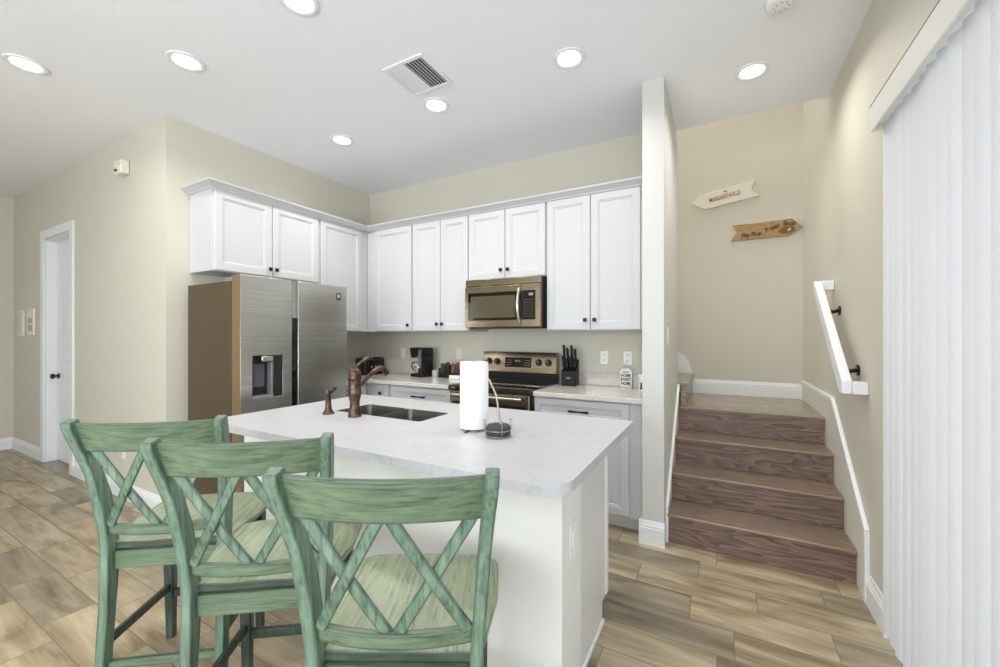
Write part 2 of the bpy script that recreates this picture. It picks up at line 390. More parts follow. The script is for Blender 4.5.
# door 1 with casing
cs = MB()
for x0, x1 in ((dx0 - .09, dx0), (dx1, dx1 + .09)): cs.box(x0, x1, YC - .018, YC, 0, dz + .09)
cs.box(dx0, dx1, YC - .018, YC, dz, dz + .09)
cs.box(dx0, dx0 + .015, YC, YC + .1, 0, dz).box(dx1 - .015, dx1, YC, YC + .1, 0, dz).box(dx0, dx1, YC, YC + .1, dz - .015, dz)
struct(cs.build('trim_1', TRIM, bevel=.004), 'white casing around the door')
d1 = MB().box(dx0 + .015, dx1 - .015, YC + .085, YC + .12, .012, dz - .015).build('door_1', TRIM, bevel=.002)
struct(d1, 'white two-panel door with an arched upper panel')
def arch_panel(x0, x1, z0, z1, rise):
    def outl(i):
        pts = [(x0 + i, z0 + i), (x1 - i, z0 + i), (x1 - i, z1 - i)]
        if rise:
            for k in range(1, 10):
                t = k / 10; pts.append((x1 - i - (x1 - x0 - 2 * i) * t, z1 - i + rise * math.sin(PI * t)))
        pts.append((x0 + i, z1 - i)); return pts
    y = YC + .085
    return MB().loft([[(a, y - d, b) for a, b in outl(i)] for i, d in ((0, 0), (.004, .005), (.02, .006), (.03, .002), (.05, .002), (.075, .007))])
arch_panel(dx0 + .13, dx1 - .13, 1.10, 2.12, .09).build('door_panel', TRIM, d1)
arch_panel(dx0 + .13, dx1 - .13, .22, .92, 0).build('door_panel', TRIM, d1)
MB().cyl((dx0 + .085, YC + .085, .93), .028, -.008, 1).cyl((dx0 + .085, YC + .077, .93), .011, -.03, 1).loft(
    [[(dx0 + .085 + r * math.cos(a * PI / 8), YC + .085 - y, .93 + r * math.sin(a * PI / 8)) for a in range(16)] for r, y in ((.012, .03), (.026, .04), (.029, .052), (.022, .064), (.006, .068))]).build('door_knob', HW, d1)

# ------------------------------------------------------------------ stairs
RISE, RUN, SY = .1955, .26, 2.885
noses = [2.86, 3.12, 3.38, 3.64]
SX0, SX1 = -.312, .650
st = thing('staircase', 'brown wood stairs climbing to a landing between the end post and the right wall', 'staircase', (0, SY, 0))
def S(mb, name, mat, bevel=0, **k):
    return mb.build(name, mat, st, loc=(0, -SY, 0), bevel=bevel, **k)
for i, ny in enumerate(noses):
    z = RISE * (i + 1)
    S(MB().box(SX0, SX1, ny + .025, ny + .045, z - RISE + .001, z - .026), 'riser', RISER)
    last = i == 3
    y1 = (noses[i + 1] + .044) if not last else YS - .017
    xr1 = SX1
    S(MB().box(SX0, xr1, ny + .018, y1, z - .026, z), 'landing' if last else 'tread', LANDW if last else TREAD)
    S(MB().box(SX0, xr1, ny, ny + .018, z - .016, z + .001), 'nosing', NOSE, bevel=.006)
S(MB().box(-2.58, SX0 + .0, 3.735, YS - .017, .756, .782).box(-1.6, -1.4, 3.735, YS - .03, .0, .756), 'landing_extension', LANDW)
# the flight that turns left behind the kitchen wall
for k in range(5):
    x = -.262 - .26 * k; z = .782 + RISE * (k + 1)
    S(MB().box(x - .04, x, 3.722, YS - .02, z - RISE, z - .026), 'riser', LANDW)
    S(MB().box(x - .30, x + .02, 3.722, YS - .02, z - .026, z), 'tread', LANDW, bevel=.005)
# skirt boards
sk = [(2.72, 0), (2.735, .0), (3.0, .0), (4.60, .0), (4.60, .94), (3.45, .94), (2.72, .37)]
rs = struct(MB().prism([(2.72, 0), (YS, 0), (YS, .945), (3.45, .945), (2.72, .365)], 0, SX1 + .001, XR).build('trim_2', plain('skirt_board_paint', (226, 223, 212), .45)), 'painted skirt board along the right of the stairs')
cap = MB()
def capstrip(pts, x0, x1, wdt):
    for a, b in zip(pts, pts[1:]):
        a, b = Vector((0, *a)), Vector((0, *b)); cap.bar((x0 / 2 + x1 / 2, a.y, a.z), (x0 / 2 + x1 / 2, b.y, b.z), abs(x1 - x0), wdt, (1, 0, 0))
capstrip([(YS, .945), (3.45, .945), (2.72, .365), (2.72, .0)], SX1 - .008, XR, .026)
cap.build('skirt_cap', TRIM, rs, bevel=.003)
ls = struct(MB().prism([(2.886, 0), (3.72, 0), (3.72, .94), (2.886, .21)], 0, -.3265, SX0 - .001).build('trim_3', plain('left_skirt_paint', (226, 223, 212), .45)), 'painted skirt board along the left of the stairs')
cap = MB(); capstrip([(3.72, .95), (2.89, .22), (2.89, .0)], -.3265, SX0 + .004, .024); cap.build('skirt_cap', TRIM, ls, bevel=.003)
poly = [(-.24, .782), (-.24, .95), (-.27, .99), (-.30, 1.10), (-.34, 1.16), (-.40, 1.19), (-1.3, 1.87), (-1.3, 1.2), (-.40, .782)]
struct(MB().prism([(a, b) for a, b in poly], 1, YS - .017, YS).build('trim_4', TRIM), 'curved white skirt board of the upper flight')

# ================================================================== CEILING FITTINGS
def downlight():
    t = thing('recessed_downlight', '', 'ceiling light', (0, 0, CZ))
    MB().loft([[(r * math.cos(i * PI / 16), r * math.sin(i * PI / 16), z) for i in range(32)] for r, z in
               ((.098, 0), (.096, -.006), (.088, -.009), (.074, -.007), (.066, .0), (.066, .001))], cap=False).build('trim_ring', TRIM, t)
    MB().lathe([(.067, .0), (.067, -.003), (.04, -.005), (.002, -.006)], seg=32).build('lens', LAMP, t)
    return t
cans = [((-3.767, .781), 'recessed ceiling light farthest left, over the hallway'),
        ((-2.869, 1.242), 'recessed ceiling light nearest the left wall corner'),
        ((-1.856, 1.285), 'recessed ceiling light cut by the top edge of the photo'),
        ((-2.856, 2.388), 'recessed ceiling light in front of the corner cabinets, smallest in view'),
        ((-1.822, 2.354), 'recessed ceiling light just below the air vent'),
        ((-.808, 2.342), 'recessed ceiling light left of the end post'),
        ((.17, 3.015), 'recessed ceiling light in front of the stairs')]
first = downlight()
for i, ((x, y), lab) in enumerate(cans):
    o = first if i == 0 else dup(first, (x, y, CZ), 0, lab)
    o.location = (x, y, CZ - .001); o['label'] = lab; o['group'] = 'recessed ceiling lights'
    area('downlight_beam', (0, 0, -.03), (0, 0, 0), .13, .13, CAN_POWER, (1, .97, .92), o, 'DISK').data.spread = math.radians(150)
# air vent
t = thing('air_vent', 'square white ceiling air vent with louvres', 'air vent', (-1.714, 2.03, CZ - .001))
MB().box(-.16, .16, -.16, -.135, -.012, 0).box(-.16, .16, .135, .16, -.012, 0).box(-.16, -.135, -.135, .135, -.012, 0).box(.135, .16, -.135, .135, -.012, 0).build('frame', TRIM, t, bevel=.003)
MB().box(-.134, .134, -.134, .134, -.003, 0).build('backing', plain('vent_dark', (96, 96, 98), .9), t)
for i in range(12):
    x = -.122 + i * .0222; s = 1 if i < 6 else -1
    MB().bar((x, -.134, -.008), (x, .134, -.008), .0165, .0018, (1, 0, .75 * s)).build('louvre', TRIM, t)
# smoke detector
t = thing('smoke_detector', 'round white smoke detector on the ceiling at the top edge', 'smoke detector', (.262, 2.44, CZ - .001))
MB().lathe([(.068, 0), (.068, -.012), (.062, -.03), (.045, -.038), (.001, -.04)]).build('housing', WHITEPL, t)
for i in range(8):
    a = i * PI / 4
    MB().bar((.028 * math.cos(a), .028 * math.sin(a), -.0375), (.05 * math.cos(a), .05 * math.sin(a), -.034), .004, .006, (0, 0, 1)).build('vent_slot', plain('slot_grey', (120, 120, 120), .7) if i == 0 else bpy.data.materials['slot_grey'], t)

# ================================================================== CABINETS
def panel(mb, x0, x1, z0, z1, yf, thick=.02, fw=.055):
    """door or drawer front with a stepped recessed panel, front facing -y at yf"""
    prof = [(0, thick), (0, .004), (.004, 0), (fw, 0), (fw + .003, .005), (fw + .010, .005), (fw + .016, .010), (fw + .022, .010)]
    rings = [[(x0 + i, yf + d, z0 + i), (x1 - i, yf + d, z0 + i), (x1 - i, yf + d, z1 - i), (x0 + i, yf + d, z1 - i)] for i, d in prof]
    return mb.loft(rings)
def knob(parent, x, y, z):
    MB().cyl((x, y, z), .006, -.014, 1, 12).box(x - .015, x + .015, y - .026, y - .013, z - .015, z + .015).build('knob', HW, parent, bevel=.005)
def pull(parent, x, y, z, L=.15):
    m = MB()
    for s in (-1, 1): m.cyl((x + s * L * .4, y, z), .006, -.024, 1, 12)
    m.loft([[(x + a * L / 2, y - .028 + .006 * math.cos(k * PI / 5), z + .007 * q * math.sin(k * PI / 5)) for k in range(10)] for a, q in ((-1, .9), (-.9, 1.3), (-.5, 1), (0, .8), (.5, 1), (.9, 1.3), (1, .9))]).build('pull_handle', HW, parent, bevel=0)
def upper(label, loc, rotz, W, D, z0, z1, doors, knobs, filler=None):
    t = thing('wall_cabinet', label, 'cabinet', (loc[0], loc[1], z0), rotz, 'white wall cabinets')
    H = z1 - z0
    MB().box(0, W, 0, D, 0, H).build('body', CAB, t, bevel=.002)
    for (a, b), k in zip(doors, knobs):
        m = panel(MB(), a, b, .006, H - .004, -.02); d = m.build('door', CAB, t, angle=20)
        if k is not None: knob(d, k[0], -.02, k[1])
    return t
ZB, ZT = 1.41, 2.481
XCF = -3.36            # carcase front of the left run (door face at -3.34)
R90 = PI / 2
YF = 3.14
upper('double-door white cabinet above the refrigerator with two dark knobs', (XCF, 1.62), R90, .92, XCF - XL - .003, 1.862, ZT, [(.012, .456), (.462, .908)], [(.432, .066), (.486, .066)])
upper('white wall cabinet between the refrigerator cabinet and the corner', (XCF, 2.543), R90, .597, XCF - XL - .003, ZB, ZT, [(.01, .508)], [None])
upper('single-door white wall cabinet right of the inside corner', (-3.357, YF), 0, .644, YB - YF - .003, ZB, ZT, [(.122, .632)], [(.595, .064)])
upper('narrow double-door white wall cabinet left of the microwave', (-2.71, YF), 0, .664, YB - YF - .003, ZB, ZT, [(.002, .342), (.348, .658)], [(.312, .07), (.374, .07)])
upper('short double-door white cabinet above the microwave', (-2.043, YF), 0, .764, YB - YF - .003, 1.866, ZT, [(.004, .377), (.383, .758)], [(.345, .08), (.415, .08)])
upper('tall double-door white wall cabinet between microwave and end post', (-1.276, YF), 0, .812, YB - YF - .003, ZB, ZT, [(.008, .371), (.377, .75)], [(.335, .083), (.41, .083)])
MB  # crown moulding
cp = [(0, 0), (.008, 0), (.010, .012), (.022, .020), (.042, .045), (.052, .050), (.056, .066), (0, .066)]   # (out, up)
path = [((XL + .002, 1.618), (0, -1)), ((-3.338, 1.618), (1, -1)), ((-3.338, 3.122), (1, -1)), ((-.4637, 3.122), (0, -1))]
rings = [[(p[0] + n[0] * a, p[1] + n[1] * a, ZT + .0005 + b * .72) for a, b in cp] for p, n in path]
tag(MB().loft(rings).build('crown_moulding', CAB, angle=25), 'white crown moulding running along the tops of the wall cabinets', 'moulding')

def base_cab(label, loc, rotz, W, D, fronts, toe=True):
    """fronts: (kind, x0, x1, z0, z1, handle)"""
    t = thing('base_cabinet', label, 'cabinet', (loc[0], loc[1], 0), rotz, 'white base cabinets')
    MB().box(0, W, 0, D, .10, .904).build('body', CAB, t, bevel=.002)
    MB().box(.002, W - .002, .07, D - .01, 0, .0995).build('toe_kick', PANEL, t)
    for kind, a, b, c, d, h in fronts:
        f = panel(MB(), a, b, c, d, -.02, fw=.045 if kind == 'drawer' else .055).build(kind, CAB, t, angle=20)
        if h == 'pull': pull(f, (a + b) / 2, -.02, (c + d) / 2)
        elif h == 'knob': knob(f, (a + b) / 2, -.02, (c + d) / 2)
        elif h: knob(f, h[0], -.02, h[1])
    return t
base_cab('white base cabinet right of the range with a wide drawer above doors', (-1.28, 2.89), 0, .815, .597, [('drawer', .01, .72, .735, .894, 'pull'), ('door', .01, .362, .115, .72, (.33, .67)), ('door', .368, .72, .115, .72, (.40, .67))])
base_cab('white base cabinet left of the range with a wide drawer', (-2.785, 2.89), 0, .735, .597, [('drawer', .03, .72, .735, .894, 'pull'), ('door', .03, .372, .115, .72, (.34, .67)), ('door', .378, .72, .115, .72, (.41, .67))])
base_cab('narrow corner base cabinet with one knob beside the refrigerator side run', (-3.098, 2.89), 0, .311, .597, [('drawer', .12, .306, .735, .894, 'knob'), ('door', .12, .306, .115, .72, (.15, .67))])
base_cab('base cabinet of the left run hidden beside the refrigerator', (-3.10, 2.475), R90, .412, .587, [('drawer', .01, .40, .735, .894, 'pull'), ('door', .01, .40, .115, .72, (.05, .67))])

def rounded(poly, rad):
    out = []
    for i, p in enumerate(poly):
        r = rad[i]
        if not r: out.append(p); continue
        a, b = Vector(poly[i - 1]) - Vector(p), Vector(poly[(i + 1) % len(poly)]) - Vector(p); a.normalize(); b.normalize()
        c = Vector(p) + (a + b) * r
        for k in range(9):
            ang = k / 8 * PI / 2; out.append(tuple(c - b * r * math.cos(ang) - a * r * math.sin(ang)))
    return out
# back worktops
CTZ = .9410
t = thing('back_worktop', 'pale stone corner worktop with the toaster and coffee maker on it', 'worktop', (XL, 2.47, CTZ - .0005))
L = lambda l: [(a - XL, b - 2.47) for a, b in l]
MB().prism(rounded(L([(-3.685, 2.475), (-3.05, 2.475), (-3.05, 2.85), (-2.053, 2.85), (-2.053, 3.487), (-3.685, 3.487)]), [0, .01, 0, .01, 0, 0]), 2, -.036, 0).build('slab', STONE, t, bevel=.004)
MB().box(.023, 1.635, .996, 1.016, .0005, .10).build('backsplash', STONE, t, bevel=.002)
MB().box(.003, .022, .004, .994, .0005, .10).build('backsplash', STONE, t, bevel=.002)
t = thing('back_worktop', 'pale stone worktop right of the range with the knife block on it', 'worktop', (-1.278, 2.85, CTZ - .0005))
MB().prism(rounded([(0, 0), (.8145, 0), (.8145, .637), (0, .637)], [.01, 0, 0, 0]), 2, -.036, 0).build('slab', STONE, t, bevel=.004)
MB().box(.002, .812, .616, .636, .0005, .10).build('backsplash', STONE, t, bevel=.002)

# ================================================================== REFRIGERATOR (front faces +x)
FX = -2.86; FY0, FY1 = 1.556, 2.443; FM = 1.956
t = thing('refrigerator', 'stainless side-by-side refrigerator with a water dispenser in the left door', 'refrigerator', (-3.28, 2.0, 0))
F = lambda mb, n, m, par=None, **k: mb.build(n, m, par or t, loc=(3.28, -2.0, 0) if par is None else None, **k)
F(MB().box(-3.58, -2.985, FY0 + .006, FY1 - .006, .03, 1.752), 'cabinet_body', FSIDE, bevel=.004)
F(MB().box(-2.985, -2.966, FY0 + .02, FY1 - .02, .03, 1.74), 'gasket_band', DARKGAP)
F(MB().box(-3.55, -3.0, FY0 + .03, FY1 - .03, 0, .03), 'foot_base', BLACK)
for y in (FY0 + .05, FY1 - .05):
    F(MB().box(-3.10, -2.93, y - .03, y + .03, 1.753, 1.782).cyl((-2.95, y, 1.782), .018, .012), 'hinge_cover', plain('hinge_grey', (150, 146, 138), .4, .3) if y < 2 else bpy.data.materials['hinge_grey'], bevel=.004)
# left door with dispenser cut-out built from four pieces around the recess
DY0, DY1, DZ0, DZ1 = 1.636, 1.858, .925, 1.228
g0, g1 = FM - .026, FM + .026
ZD = 1.79
def door_shell(y0, y1, hole=None):
    m = MB(); x0, x1 = -2.962, FX
    if hole:
        a, b, c, d = hole
        vo = [(y0, .06), (y1, .06), (y1, ZD), (y0, ZD)]; vi = [(a, c), (b, c), (b, d), (a, d)]
        m._add([(x1, y, z) for y, z in vo] + [(x1, y, z) for y, z in vi] + [(x0, y, z) for y, z in vo] + [(x1 - .08, y, z) for y, z in vi],
               [(i, (i + 1) % 4, 4 + (i + 1) % 4, 4 + i) for i in range(4)] + [(i, (i + 1) % 4, 8 + (i + 1) % 4, 8 + i) for i in range(4)] + [(8, 9, 10, 11)] +
               [(4 + i, 4 + (i + 1) % 4, 12 + (i + 1) % 4, 12 + i) for i in range(4)] + [(12, 13, 14, 15)])
    else: m.box(x0, x1, y0, y1, .06, ZD)
    return m
dl = F(door_shell(FY0, g0, (DY0, DY1, DZ0, DZ1)), 'door', STEEL, bevel=.003)
dr = F(door_shell(g1, FY1), 'door', STEEL, bevel=.003)
def child(mb, n, m, par, **k): return mb.build(n, m, par, **k)
G = child
G(MB().box(-2.961, FX - .006, FY0 - .0012, FY0 + .0001, .065, ZD - .004), 'door_edge', FEDGE, dl)
G(MB().box(FX - .078, FX - .074, DY0 + .002, DY1 - .002, DZ0 + .002, DZ1 - .002), 'dispenser_back', plain('dispenser_dark', (34, 33, 36), .3), dl)
G(MB().box(FX - .074, FX - .012, DY0 + .002, DY0 + .014, DZ0 + .002, DZ1 - .002).box(FX - .074, FX - .002, DY1 - .07, DY1 - .002, DZ0 + .002, DZ1 - .002), 'dispenser_side', bpy.data.materials['dispenser_dark'], dl, bevel=.003)
G(MB().box(FX - .074, FX + .001, DY0 + .002, DY1 - .072, DZ0 + .002, DZ0 + .018).box(FX - .07, FX - .008, DY1 - .08, DY1 - .071, DZ0 + .018, DZ1 - .05), 'drip_tray', plain('dispenser_grey', (150, 148, 156), .35, .3), dl, bevel=.002)
G(MB().box(FX - .07, FX - .055, DY0 + .02, DY0 + .12, DZ0 + .075, DZ1 - .06), 'lever', plain('dispenser_lever', (88, 88, 92), .25), dl, bevel=.004)
G(MB().box(FX - .07, FX - .004, DY0 + .07, DY0 + .155, DZ1 - .045, DZ1 - .004), 'spout', CHROME, dl, bevel=.006)
F(MB().box(-2.96, FX - .03, g0 + .001, g1 - .001, .06, ZD - .01), 'centre_channel', plain('channel_grey', (150, 150, 146), .35, .6))
F(MB().box(FX - .03, FX - .012, g0 + .008, g1 - .008, .83, 1.505), 'recessed_handle', BLKGLASS, bevel=.002)
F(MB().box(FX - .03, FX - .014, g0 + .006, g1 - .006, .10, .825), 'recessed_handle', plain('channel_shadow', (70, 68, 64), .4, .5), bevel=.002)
# badge: black square with a pale U-shaped mark
bd = G(MB().box(FX, FX + .002, 2.335, 2.378, 1.672, 1.730), 'badge', BLACK, dr)
G(MB().box(FX + .002, FX + .003, 2.345, 2.350, 1.69, 1.72).box(FX + .002, FX + .003, 2.362, 2.367, 1.69, 1.72).box(FX + .002, FX + .003, 2.350, 2.362, 1.69, 1.695), 'badge_mark', WHITEPL, bd)

# ================================================================== RANGE
t = thing('range', 'stainless electric range with black glass cooktop and four-knob backguard', 'oven', (-1.665, 3.1, 0))
A = lambda mb, n, m, par=None, **k: mb.build(n, m, par or t, loc=(1.665, -3.1, 0) if par is None else None, **k)
rx0, rx1 = -2.046, -1.284
A(MB().box(rx0, rx1, 2.87, 3.44, .05, .92), 'body', BLACK, bevel=.003)
A(MB().box(rx0 + .02, rx1 - .02, 2.9, 3.4, 0, .05), 'plinth', DARKGAP)
ck = A(MB().prism([(2.82, .909), (2.812, .918), (2.815, .940), (2.83, .947), (3.40, .947), (3.40, .921), (2.86, .921), (2.86, .909)], 0, rx0 - .001, rx1 + .001), 'cooktop', BLKGLASS, bevel=.002)
RG = plain('burner_ring', (58, 56, 56), .25)
for bx_, by_, r in ((-1.86, 3.0, .10), (-1.47, 3.0, .08), (-1.86, 3.24, .075), (-1.47, 3.24, .10)):
    A(MB().loft([[(bx_ + q * math.cos(i * PI / 20), by_ + q * math.sin(i * PI / 20), .9475) for i in range(40)] for q in (r, r - .004)], cap=False), 'burner_ring', RG, ck).location = (0, 0, 0)
dr_ = A(MB().box(rx0 + .004, rx1 - .012, 2.83, 2.868, .215, .905), 'oven_door', STEELW, bevel=.004)
A(MB().box(rx0 + .03, rx1 - .045, 2.826, 2.832, .30, .815), 'oven_window', BLKGLASS, dr_)
A(MB().tube([(rx0 + .05, 2.79, .874), (rx1 - .06, 2.79, .874)], .013, 16).cyl((rx0 + .09, 2.79, .874), .009, .045, 1).cyl((rx1 - .10, 2.79, .874), .009, .045, 1), 'door_handle', CHROME, dr_)
A(MB().box(rx0 + .004, rx1 - .012, 2.832, 2.868, .06, .205), 'drawer', STEELW, bevel=.004)
A(MB().prism([(3.40, .948), (3.44, .948), (3.44, 1.028), (3.39, 1.028)], 0, rx0, rx1), 'backguard_riser', BLACK)
bg = A(MB().prism([(3.375, 1.028), (3.455, 1.028), (3.455, 1.215), (3.402, 1.215), (3.396, 1.208)], 0, rx0, rx1), 'backguard', STEELW, bevel=.003)
def bgp(z): return 3.372 + (z - 1.0) / .208 * .024
for kx in (-1.975, -1.885, -1.455, -1.36):
    z = 1.125; y = bgp(z)
    k = MB().cyl((kx, y, z), .031, -.006, 1).cyl((kx, y - .006, z), .025, -.022, 1, r2=.021).box(kx - .004, kx + .004, y - .032, y - .026, z - .018, z + .018)
    kk = A(k, 'knob', BLACK, bg)
    A(MB().box(kx - .0015, kx + .0015, y - .0335, y - .032, z + .002, z + .017), 'pointer', WHITEPL, kk)
A(MB().prism([(bgp(1.075) - .003, 1.075), (bgp(1.075) + .01, 1.075), (bgp(1.165) + .01, 1.165), (bgp(1.165) - .003, 1.165)], 0, -1.80, -1.53), 'control_display', BLKGLASS, bg)
dg = MB()
for i, x in enumerate((-1.695, -1.680, -1.665, -1.650)): dg.box(x, x + .010, bgp(1.13) - .0045, bgp(1.13) - .0035, 1.126, 1.142)
A(dg, 'clock_digits', DISP, bg)
ic = MB()
for x in (-1.785, -1.765, -1.745, -1.595, -1.575, -1.555):
    for z in (1.093, 1.115, 1.137): ic.box(x, x + .011, bgp(z) - .0045, bgp(z) - .0035, z, z + .005)
A(ic, 'touch_buttons', plain('button_print', (150, 150, 150), .5), bg)

# ================================================================== MICROWAVE
t = thing('microwave', 'stainless over-the-range microwave hanging between the wall cabinets', 'microwave', (-1.66, 3.25, 1.43))
M_ = lambda mb, n, m, par=None, **k: mb.build(n, m, par or t, loc=(1.66, -3.25, -1.43) if par is None else None, **k)
mx0, mx1, my = -2.020, -1.292, 3.03
M_(MB().box(mx0 + .004, mx1, my + .04, 3.47, 1.445, 1.862), 'case', plain('microwave_case', (60, 58, 55), .4, .4), bevel=.003)
M_(MB().box(mx0, mx1, my + .008, my + .04, 1.802, 1.864), 'vent_strip', STEELW, bevel=.005)
M_(MB().box(mx0, mx1, my + .01, my + .04, 1.442, 1.798).box(mx0, -1.466, my, my + .01, 1.442, 1.798), 'door_frame', STEELW, bevel=.004)
M_(MB().box(-1.464, mx1, my + .001, my + .01, 1.442, 1.798), 'control_surround', STEELW, bevel=.003)
win = M_(MB().box(mx0 + .035, -1.464, my - .004, my, 1.502, 1.745), 'door_window', BLKGLASS, bevel=.003)
M_(MB().box(mx0 + .065, -1.515, my - .0055, my - .004, 1.522, 1.712), 'window_mesh', plain('window_mesh', (84, 76, 60), .15), win)
cpn = M_(MB().box(-1.455, -1.333, my - .004, my + .001, 1.502, 1.745), 'control_panel', BLKGLASS, bevel=.002)
M_(MB().box(-1.39, -1.35, my - .0055, my - .0042, 1.70, 1.722), 'display', DISP, cpn)
bt = MB()
for r in range(7):
    for c in range(4): bt.box(-1.430 + c * .023, -1.423 + c * .023, my - .0055, my - .0042, 1.525 + r * .023, 1.530 + r * .023)
M_(bt, 'keypad', plain('keypad_print', (130, 130, 128), .5), cpn)
hp = [(-1.474, my - .012 - .035 * math.sin(PI * k / 12), 1.475 + .29 * k / 12) for k in range(13)]
M_(MB().tube(hp, [.010 + .004 * math.sin(PI * k / 12) for k in range(13)], 14), 'handle', CHROME, win)
M_(MB().box(mx0 + .02, mx1 - .01, my + .05, 3.42, 1.432, 1.444), 'underside_grille', BLACK)

# ================================================================== ISLAND
IX0, IX1 = -2.41, -.485
t = thing('kitchen_island', 'white kitchen island with a painted half wall facing the green stools', 'island', (-1.45, 1.7, 0))
I = lambda mb, n, m, par=None, **k: mb.build(n, m, par or t, loc=(1.45, -1.7, 0) if par is None else None, **k)
I(MB().box(IX0, IX1, 1.332, 1.548, 0, .877), 'half_wall', KNEE)
I(MB().box(-2.40, -.509, 1.549, 2.0, .10, .70).box(-2.40, -2.16, 1.549, 2.0, .70, .877).box(-1.30, -.509, 1.549, 2.0, .70, .877).box(-2.16, -1.30, 1.549, 1.60, .70, .877).box(-2.16, -1.30, 1.97, 2.0, .70, .877), 'cabinet_body', PANEL)
I(MB().box(-2.38, -.510, 1.549, 1.93, 0, .099), 'toe_kick', PANEL)
I(MB().box(-.508, -.500, 1.549, 1.93, .0, .877).box(-.508, -.500, 1.93, 1.985, .1, .877), 'end_panel', PANEL)
I(MB().box(-.508, -.494, 1.985, 2.025, .10, .877), 'end_stile', TRIM, bevel=.002)
I(MB().box(-.500, -.488, 1.549, 1.93, 0, .022), 'shoe_moulding', TRIM, bevel=.004)
I(MB().prism([(1.50, .877), (1.50, .862), (1.548, .845), (1.560, .845), (1.560, .877)], 0, IX1, IX1 + .012), 'corbel_trim', TRIM)
for a, b, hx in ((-2.39, -2.01, .33), (-2.0, -1.62, .05), (-1.61, -1.07, .48), (-1.06, -.515, .05)):
    f = MB(); panel(f, -b, -a, .115, .865, 0)
    o = f.build('door', CAB, t, loc=(1.45, 2.022 - 1.7 , 0), rotz=PI, angle=20)
    o.location = (1.45, 2.022 - 1.7, 0)
    knob(o, -b + hx, 0, .80)
o = thing('cover_plate', 'white rectangular wall plate on the narrow side of the island half wall', 'wall plate', (IX1 + .001, 1.445, .615))
MB().box(0, .006, -.042, .042, -.066, .066).build('plate', WHITEPL, o, bevel=.003)
MB().box(.006, .009, -.017, .017, -.034, .034).build('rocker', WHITEPL, o, bevel=.002)
# island worktop with sink cut-out
SXa, SXb, SYa, SYb = -2.06, -1.402, 1.672, 1.945
t = thing('island_worktop', 'white quartz island worktop with rounded corners and a sink cut-out', 'worktop', (-1.42, 1.69, .914))
outer = rounded([(-2.44, 1.14), (-.412, 1.14), (-.412, 2.235), (-2.44, 2.235)], [.10, .10, .02, .02])
inner = rounded([(SXa, SYa), (SXb, SYa), (SXb, SYb), (SXa, SYb)], [.02] * 4)
bm = bmesh.new()
def loop(pts, z): 
    vs = [bm.verts.new((x + 1.42, y - 1.69, z)) for x, y in pts]
    return vs, [bm.edges.new((vs[i], vs[(i + 1) % len(vs)])) for i in range(len(vs))]
tops = []
for z in (0, -.037):
    vo, eo = loop(outer, z); vi, ei = loop(inner, z)
    bmesh.ops.triangle_fill(bm, edges=eo + ei, use_beauty=True); tops.append((vo, vi))
for k in (0, 1):
    a, b = tops[0][k], tops[1][k]
    for i in range(len(a)): bm.faces.new((a[i], a[(i + 1) % len(a)], b[(i + 1) % len(a)], b[i]))
sl = MB(); sl.bm.free(); sl.bm = bm
slab = sl.build('slab', QUARTZ, t)
b = slab.modifiers.new('bevel', 'BEVEL'); b.width = .003; b.segments = 2; b.limit_method = 'ANGLE'; b.angle_limit = math.radians(60)
# sink
t = thing('double_sink', 'undermounted stainless double-bowl sink in the island worktop', 'sink', (-1.73, 1.81, .9125))
def bowl(x0, x1):
    pr = [(0, 0), (.002, -.006), (.010, -.17), (.03, -.19)]
    rings = [[(a + 1.73, b - 1.81, z) for a, b in rounded([(x0 + i, SYa + .001 + i), (x1 - i, SYa + .001 + i), (x1 - i, SYb - .001 - i), (x0 + i, SYb - .001 - i)], [.03] * 4)] for i, z in pr]
    m = MB(); m.loft(rings, cap=False); n = len(rings[0]); m.bm.verts.ensure_lookup_table()
    m.bm.faces.new([m.bm.verts[3 * n + i] for i in range(n)]); return m
b1 = bowl(SXa + .001, -1.735).build('bowl', SINKST, t); b2 = bowl(-1.713, SXb - .001).build('bowl', SINKST, t)
for b_, cx in ((b1, -1.9), (b2, -1.56)):
    MB().lathe([(.04, -.1895), (.036, -.186), (.02, -.188), (.001, -.1885)], cx + 1.73, 0).build('drain', CHROME, b_)
MB().box(-.005, .017, -.136, .133, -.03, -.002).build('divider', STEELW, t, bevel=.004)

# ------------------------------------------------------------------ faucet and sprayer
t = thing('faucet', 'oil-rubbed bronze single-lever faucet standing beside the sink', 'faucet', (-1.811, 1.602, .9145))
MB().lathe([(.001, 0), (.036, 0), (.037, .008), (.034, .018), (.035, .022), (.033, .030), (.027, .060), (.027, .085), (.034, .118), (.037, .132), (.037, .142), (.035, .150), (.035, .205), (.036, .212), (.038, .218), (.036, .228), (.034, .232), (.034, .245), (.030, .258), (.022, .268), (.012, .276), (.010, .282), (.001, .284)], seg=32).build('body', BRONZE, t)
sp = [(0, .02, .165), (0, .06, .185), (0, .10, .217), (0, .14, .243), (0, .18, .258), (0, .215, .256), (0, .238, .240), (0, .248, .218)]
MB().tube(sp, [.014, .0135, .013, .013, .0135, .0145, .016, .017], 16).build('spout', BRONZE, t)
MB().tube([(0, 0, .272), (0, .02, .287), (0, .05, .305), (0, .085, .322), (0, .115, .327), (0, .132, .322)], [.009, .008, .0085, .009, .010, .007], 14).build('lever', BRONZE, t)
MB().cyl((-.037, 0, .14), .010, -.012, 0).build('screw_cap', HW, t)
t = thing('side_sprayer', 'small bronze side sprayer on the island left of the faucet', 'sprayer', (-2.01, 1.585, .9145))
MB().lathe([(.001, 0), (.033, 0), (.033, .006), (.026, .014), (.019, .03), (.016, .06), (.016, .085), (.018, .092), (.001, .093)]).build('base', BRONZE, t)
